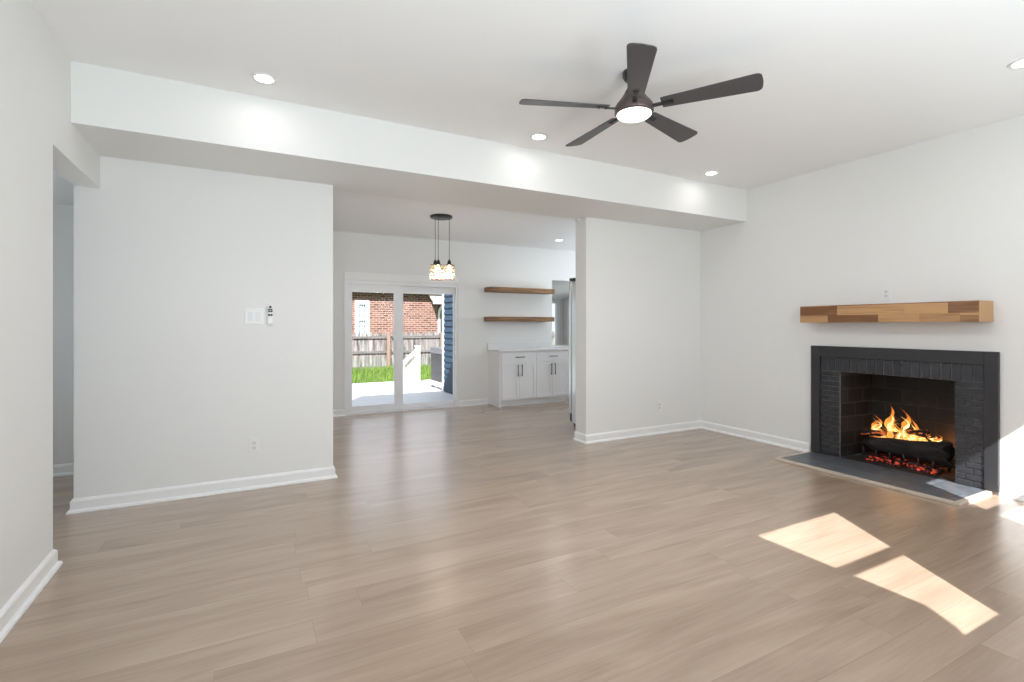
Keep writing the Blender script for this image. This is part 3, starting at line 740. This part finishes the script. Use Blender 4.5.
def blade_mesh():
    pts = []
    L0, L1 = 0.165, 0.705
    w0, w1 = 0.046, 0.073
    pts += [(L0, -w0), (L1 - 0.03, -w1)]
    for a in (-60, -30): pts.append((L1 - 0.03 + 0.03*math.cos(R(a)), -w1 + 0.03 + 0.03*math.sin(R(a))))
    pts += [(L1, -w1 + 0.03), (L1 + 0.004, 0), (L1, w1 - 0.03)]
    for a in (30, 60): pts.append((L1 - 0.03 + 0.03*math.cos(R(a)), w1 - 0.03 + 0.03*math.sin(R(a))))
    pts += [(L1 - 0.03, w1), (L0, w0)]
    return pts
for k in range(5):
    b = MB().prism(blade_mesh(), -0.003, 0.003, 'Z', bevel=0.001)
    # pitch
    bmesh.ops.rotate(b.bm, verts=b.bm.verts, cent=(0, 0, 0), matrix=Matrix.Rotation(R(-13), 3, 'X'))
    o = b.build('blade', BLADE, fan); o.rotation_euler = (0, 0, R(-56.5 + 72*k)); o.location = (0, 0, -0.222)
    m = MB().box(0.105, 0.175, -0.014, 0.014, -0.012, -0.004, bevel=0.002)
    m.box(0.165, 0.235, -0.016, 0.016, -0.010, -0.0035, bevel=0.002)
    m.cyl((0.178, 0, -0.015), (0.178, 0, -0.009), 0.006); m.cyl((0.222, 0, -0.015), (0.222, 0, -0.009), 0.006)
    bmesh.ops.rotate(m.bm, verts=m.bm.verts, cent=(0, 0, 0), matrix=Matrix.Rotation(R(-13), 3, 'X'))
    m.build('blade_bracket', BLACKMETAL, o)

# ------------------------------------------------------------------ recessed lights
def can(loc, label, watts):
    t = thing('recessed_light', label, 'ceiling light', loc, 0, 'recessed ceiling lights')
    MB().lathe([(0.054, -0.0005), (0.070, -0.0005), (0.071, -0.004), (0.067, -0.008), (0.054, -0.006)], seg=36, cap=False).build('trim_ring', PLASTIC, t)
    MB().lathe([(0.001, -0.0008), (0.0535, -0.0008), (0.0535, -0.005), (0.001, -0.0055)], seg=36, cap=False).build('lens', LENS, t)
    d = bpy.data.lights.new('recessed_lamp', 'AREA'); d.shape = 'DISK'; d.size = 0.12; d.energy = watts; d.color = (1.0, 0.97, 0.94)
    o = bpy.data.objects.new('recessed_lamp', d); C.objects.link(o); o.parent = t; o.location = (0, 0, -0.012)
    return t
can((0.087, 3.494, ZC), 'round recessed light in front of the beam over the light switch wall', 0.85)
can((2.109, 3.52, ZC), 'round recessed light beside the beam, below and left of the ceiling fan', 0.85)
can((4.162, 3.54, ZC), 'round recessed light beside the beam near the fireplace wall corner', 0.85)
can((4.045, 1.190, ZC), 'round recessed light cut by the picture edge, high over the fireplace side', 2.5)
can((4.297, 6.557, ZD), 'small recessed light in the dining ceiling above the floating shelves', 3)

vt = thing('ceiling_vent', 'small white slotted vent in the dining ceiling behind the pendant', 'vent', (2.38, 7.19, ZD))
MB().box(-0.075, 0.075, -0.06, -0.045, -0.008, -0.0005).box(-0.075, 0.075, 0.045, 0.06, -0.008, -0.0005).box(-0.075, -0.06, -0.045, 0.045, -0.008, -0.0005).box(0.06, 0.075, -0.045, 0.045, -0.008, -0.0005).build('frame', PLASTIC, vt)
m = MB()
for k in range(5): m.box(-0.06, 0.06, -0.040 + k*0.018, -0.032 + k*0.018, -0.007, -0.002)
m.build('slat', PLASTIC2, vt)
MB().box(-0.06, 0.06, -0.045, 0.045, -0.0015, -0.0005).build('backing', BLACKPL, vt)

# ------------------------------------------------------------------ pendant cluster over the dining area
PX, PY = 2.086, 5.80
pd = thing('pendant_light', 'cluster of three lit crystal glass pendants on a round black canopy', 'pendant light', (PX, PY, ZD))
MB().lathe([(0.001, -0.0005), (0.135, -0.0005), (0.135, -0.020), (0.128, -0.026), (0.001, -0.026)], seg=40, cap=False).build('canopy', BLACKMETAL, pd)
lat = Vector((0.884, -0.467)); dep = Vector((0.467, 0.884))
for (l_, d_, zt) in ((-0.083, 0.064, 2.050), (-0.022, -0.098, 2.030), (0.094, 0.034, 2.045)):
    q = lat*l_ + dep*d_; zr = zt - ZD
    MB().cyl((q.x, q.y, zr), (q.x, q.y, -0.022), 0.0032, seg=8).build('cord', BLACKMETAL, pd)
    MB().lathe([(0.004, 0.055), (0.010, 0.05), (0.020, 0.03), (0.026, 0.0), (0.026, -0.012), (0.004, -0.012)], (q.x, q.y, zr), 20, cap=True).build('socket', BLACKMETAL, pd)
    # glass cylinder of crystal columns
    m = MB()
    for row in range(4):
        for k in range(14):
            a = 2*math.pi*(k + 0.5*(row % 2))/14
            c = (q.x + 0.056*math.cos(a), q.y + 0.056*math.sin(a))
            z1 = zr - 0.016 - row*0.045
            m.lathe([(0.003, -0.040), (0.0105, -0.030), (0.0105, -0.010), (0.003, 0.0)], (c[0], c[1], z1), 6, smooth=False)
    sh = m.build('glass_shade', SHADEGLASS, pd)
    m = MB()
    for row in range(5):
        z1 = zr - 0.014 - row*0.045
        m.tube([(q.x + 0.060*math.cos(2*math.pi*k/28), q.y + 0.060*math.sin(2*math.pi*k/28), z1) for k in range(29)], 0.0042, 6)
    for k in range(3):
        a = 2*math.pi*k/3
        m.cyl((q.x, q.y, zr - 0.006), (q.x + 0.060*math.cos(a), q.y + 0.060*math.sin(a), zr - 0.014), 0.003, seg=6)
        m.cyl((q.x + 0.066*math.cos(a), q.y + 0.066*math.sin(a), zr - 0.014), (q.x + 0.066*math.cos(a), q.y + 0.066*math.sin(a), zr - 0.194), 0.0025, seg=6)
    m.build('shade_band', BRONZE, sh)
    MB().lathe([(0.003, -0.115), (0.018, -0.105), (0.026, -0.085), (0.024, -0.060), (0.014, -0.035), (0.012, -0.012)], (q.x, q.y, zr), 18).build('bulb', BULB, sh)
    d = bpy.data.lights.new('pendant_lamp', 'POINT'); d.energy = 2.6; d.specular_factor = 0.35; d.color = (1, 0.9, 0.78); d.shadow_soft_size = 0.03
    o = bpy.data.objects.new('pendant_lamp', d); C.objects.link(o); o.parent = pd; o.location = (q.x, q.y, zr - 0.150)

# ------------------------------------------------------------------ floating shelves, cabinets, countertop, fridge
sh = MB().box(-0.608, 0.608, -0.240, -0.0005, -0.0385, 0.0385, bevel=0.003).build('floating_shelf', SHELFWOOD)
sh.location = (4.018, YW, 1.872); tag(sh, 'upper floating wood shelf on the dining room back wall', 'shelf', 'floating shelves above the white cabinets')
sh2 = sh.copy(); C.objects.link(sh2); sh2.location = (4.010, YW, 1.396); sh2['label'] = 'lower floating wood shelf above the white countertop'

CF = 7.010                     # cabinet front plane
def shaker(mb, x0, x1, y, z0, z1, rail=0.05):
    mb.box(x0, x0+rail, y-0.020, y, z0, z1); mb.box(x1-rail, x1, y-0.020, y, z0, z1)
    mb.box(x0+rail, x1-rail, y-0.020, y, z1-rail, z1); mb.box(x0+rail, x1-rail, y-0.020, y, z0, z0+rail)
    mb.box(x0+rail, x1-rail, y-0.010, y, z0+rail, z1-rail)
def bar(mb, a, b, off=0.03):
    a, b = Vector(a), Vector(b); d = (b - a).normalized()
    mb.cyl(a + Vector((0, -off, 0)), b + Vector((0, -off, 0)), 0.0062, seg=10)
    for p in (a + d*0.018, b - d*0.018): mb.cyl(p, p + Vector((0, -off, 0)), 0.005, seg=8)
def cabinet(x0, label):
    """origin at the front left foot; 0.628 wide"""
    W_, D_ = 0.628, YW - CF - 0.0205
    t = thing('base_cabinet', label, 'cabinet', (x0, CF, 0), 0, 'white shaker base cabinets')
    m = MB(); m.box(0, W_, 0.0205, 0.0205 + D_ - 0.001, 0.1, 0.874); m.box(0, W_, 0.075, 0.0205 + D_ - 0.001, 0.0, 0.1); m.build('carcass', CABINET, t)
    m = MB(); m.box(0.003, W_-0.003, 0.0, 0.020, 0.703, 0.868, bevel=0.001)
    dw = m.build('drawer', CABINET, t)
    m = MB(); bar(m, (0.314-0.085, 0.001, 0.786), (0.314+0.085, 0.001, 0.786)); m.build('handle', BLACKMETAL, dw)
    for i, (a, b, hx) in enumerate(((0.003, 0.3125, 0.278), (0.3155, W_-0.003, 0.350))):
        m = MB(); shaker(m, a, b, 0.020, 0.112, 0.697)
        d = m.build('door', CABINET, t)
        m = MB(); bar(m, (hx, 0.001, 0.48), (hx, 0.001, 0.665)); m.build('handle', BLACKMETAL, d)
    return t
cb = cabinet(3.526, 'white shaker cabinet at the left end of the counter, next to the sliding door')
MB().box(-0.040, -0.0005, 0.018, YW - CF - 0.001, 0.0, 0.874).build('end_panel', CABINET, cb)
c2 = thing('base_cabinet', 'white shaker cabinet at the right end of the counter, beside the fridge edge', 'cabinet', (4.1545, CF, 0), 0, 'white shaker base cabinets')
for ch in list(cb.children):
    if not ch.name.startswith('end_panel'): copy_tree(ch, c2)
ct = MB().box(3.462, 4.815, CF - 0.025, YW - 0.0005, 0.8745, 0.908, bevel=0.003).build('countertop', QUARTZ)
tag(ct, 'white quartz countertop with low backsplash on the white base cabinets', 'countertop')
MB().box(3.465, 4.715, YW - 0.020, YW - 0.0005, 0.908, 1.00, bevel=0.002).build('backsplash', QUARTZ, ct)

fr = thing('refrigerator', 'stainless refrigerator edge showing past the end of the white wall', 'refrigerator', (4.105, 5.32, 0))
MB().box(-0.435, 0.435, -0.62, -0.015, 0.04, 1.84, bevel=0.01).build('body', STEEL, fr)
d_ = MB().box(-0.437, 0.437, -0.010, 0.055, 0.16, 1.865, bevel=0.012).build('door', STEEL, fr)
m = MB(); bar(m, (-0.36, 0.055, 0.85), (-0.36, 0.055, 1.60), -0.045); m.build('handle', STEEL, d_)
MB().box(-0.43, -0.36, -0.05, 0.05, 1.868, 1.90, bevel=0.006).build('hinge_cap', BLACKPL, fr)
MB().box(-0.43, 0.43, -0.02, 0.03, 0.06, 0.155).build('toe_grille', BLACKPL, fr)
for sx in (-0.39, 0.39):
    for sy in (-0.56, -0.04): MB().cyl((sx, sy, 0.0), (sx, sy, 0.042), 0.022).build('foot', BLACKPL, fr)

# ------------------------------------------------------------------ outdoors behind the sliding door
struct(MB().box(-30, 40, YW + 0.15, 70, -0.75, -0.65).box(-30, 40, -40, -0.30, -0.75, -0.65).build('ground', LAWN))
struct(MB().box(-2.0, 3.775, YW + 0.16, 12.80, -0.30, -0.15).box(3.775, 5.5, 10.45, 12.80, -0.30, -0.15).build('floor', DECK))
struct(MB().prism([(-1.5, -0.301), (1.20, -0.301), (1.20, -1.53), (1.06, -1.67), (1.06, -3.2), (-1.5, -3.2)], 2.60, 2.75, 'Z').build('sun_blocker_roof', WHITEOUT))  # unseen slab added out front, outline cut to shape the sun patch
# pergola frame over the deck
pg = thing('pergola', 'white wooden pergola beam crossing above the deck outside the glass door', 'pergola', (1.8, 12.55, -0.15))
MB().box(-3.4, 3.4, -0.07, 0.07, 2.27, 2.60).build('beam', WHITEOUT, pg)
for x in (-3.3, -0.55, 3.3): MB().box(x-0.06, x+0.06, -0.06, 0.06, 0.0, 2.27).build('post', WHITEOUT, pg)

# stair railing at the edge of the deck
sr = thing('stair_railing', 'white wooden stair railing with newel post at the deck edge', 'railing', (3.819, 12.39, -0.15))
MB().box(-0.05, 0.05, -0.05, 0.05, 0.0, 0.90).box(-0.065, 0.065, -0.065, 0.065, 0.90, 0.93).build('newel_post', WHITEOUT, sr)
MB().prism([(-0.05, 0.84), (-0.05, 0.74), (-0.42, 0.40), (-0.42, 0.50)], -0.045, 0.045, 'Y').build('hand_rail', WHITEOUT, sr)
MB().prism([(-0.05, 0.60), (-0.05, 0.0), (-0.30, 0.0), (-0.30, 0.37)], -0.02, 0.02, 'Y').build('skirt_panel', WHITEOUT, sr)
MB().box(-0.42, -0.34, -0.04, 0.04, -0.35, 0.475).build('baluster', WHITEOUT, sr)

# grey slatted box on the deck by the siding
gx = thing('storage_box', 'tall grey slatted outdoor box on the deck beside the blue siding', 'storage box', (4.16, 10.85, -0.15))
MB().box(-0.40, 0.40, -0.36, 0.36, 0.80, 0.94, bevel=0.01).build('lid', GREYPAINT, gx)
MB().box(-0.385, 0.385, -0.35, 0.35, 0.17, 0.80).build('body', GREYDARK, gx)
MB().box(-0.395, 0.395, -0.355, 0.355, 0.07, 0.17).build('base_frame', WHITEOUT, gx)
for sx in (-0.36, 0.36):
    for sy in (-0.31, 0.31): MB().box(sx-0.03, sx+0.03, sy-0.03, sy+0.03, 0.0, 0.07).build('foot', GREYPAINT, gx)

# picket fence
fn = thing('wooden_fence', 'weathered grey picket fence with three rails behind the lawn', 'fence', (5.37, 21.7, -0.65))
rf = random.Random(5)
for b in range(-3, 4):
    m = MB(); x = b*2.44 + 0.01
    while x < (b+1)*2.44 - 0.1:
        h = 1.66 + rf.uniform(-0.04, 0.05); w_ = 0.135
        m.prism([(x, 0.03), (x+w_, 0.03), (x+w_, h-0.10), (x+w_*0.5, h), (x, h-0.10)], 0.045, 0.065, 'Y', t=rf.random()); x += 0.163
    m.build('picket_panel', WEATHERED, fn)
    for z in (0.13, 0.80, 1.44): MB().box(b*2.44, (b+1)*2.44, -0.02, 0.044, z-0.055, z+0.055).build('rail', RAILWOOD, fn)
for b in range(-3, 5): MB().box(b*2.44-0.07, b*2.44+0.07, -0.15, -0.021, 0, 1.62).build('post', POSTWOOD, fn)

# grass
m = MB(); rg = random.Random(9)
for k in range(9000):
    x = rg.uniform(1.0, 11.0); y = rg.uniform(15.0, 21.4) if k % 3 else rg.uniform(20.3, 21.4)
    h = rg.uniform(0.10, 0.30); w_ = rg.uniform(0.012, 0.03); a = rg.uniform(0, 3.14)
    dx, dy = math.cos(a)*w_, math.sin(a)*w_; lx, ly = rg.uniform(-0.08, 0.08), rg.uniform(-0.08, 0.08)
    vs = [m.bm.verts.new(p) for p in ((x-dx, y-dy, -0.65), (x+dx, y+dy, -0.65), (x+dx*0.6+lx*0.4, y+dy*0.6+ly*0.4, -0.65+h*0.6), (x+lx, y+ly, -0.65+h), (x-dx*0.6+lx*0.4, y-dy*0.6+ly*0.4, -0.65+h*0.6))]
    m.bm.faces.new(vs)
tag(m.build('grass', GRASS), 'bright green grass in front of the picket fence', 'grass', kind='stuff')

# neighbouring brick house
HB = thing('brick_house', 'red brick house with a white framed window beyond the fence', 'house', (6.0, 30, -0.65))
wall_cells(MB(), -9.0, 9.0, 0.0, 0.3, 0, 3.86, [(-0.42, 0.22, 0.8, 3.36), (4.58, 5.30, 0.5, 3.25)], 'X').box(-9.0, 9.0, 0.3, 7.0, 0, 3.86).build('wall', REDBRICK, HB)
MB().box(-9.4, 9.4, -0.45, 7.4, 3.87, 4.02).prism([(-0.45, 4.02), (7.4, 4.02), (3.4, 6.0)], -9.4, 9.4, 'X').build('roof', ROOFDARK, HB)
wf = MB().box(-0.50, -0.28, -0.06, 0.02, 1.30, 3.42).box(0.10, 0.30, -0.06, 0.02, 1.30, 3.42).box(-0.28, 0.10, -0.06, 0.02, 3.20, 3.42).box(-0.28, 0.10, -0.05, 0.02, 2.26, 2.38).box(-0.28, 0.10, -0.06, 0.02, 1.2, 1.42).build('window', WHITEOUT, HB)
MB().box(-0.28, 0.10, 0.05, 0.09, 1.3, 3.2).build('pane', PANEDARK, wf)
m = MB()
for k in (1, 2): m.box(-0.28 + k*0.127 - 0.012, -0.28 + k*0.127 + 0.012, 0.02, 0.05, 1.42, 3.2)
for z in (2.66, 2.93, 1.74, 2.0): m.box(-0.28, 0.10, 0.02, 0.05, z-0.012, z+0.012)
m.build('muntin', WHITEOUT, wf)
arch = [(4.58, 0.5), (5.5, 0.5), (5.5, 3.3), (5.04, 3.3), (4.78, 3.22), (4.62, 3.0), (4.56, 2.7)]
inner = [(4.70, 0.7), (5.5, 0.7), (5.5, 3.15), (5.08, 3.15), (4.87, 3.08), (4.75, 2.9), (4.70, 2.65)]
dw = MB().prism(arch, -0.05, 0.05, 'Y').build('doorway', WHITEOUT, HB)
MB().prism(inner, -0.07, -0.051, 'Y').build('door', DOORDARK, dw)
MB().prism([(-0.06, 3.92), (-0.06, 3.80), (-0.9, 3.40), (-0.9, 3.50)], 3.95, 6.2, 'X').prism([(-0.87, 3.42), (-0.93, 3.42), (-0.93, 3.27), (-0.87, 3.27)], 3.95, 6.2, 'X').build('awning', WHITEOUT, HB)
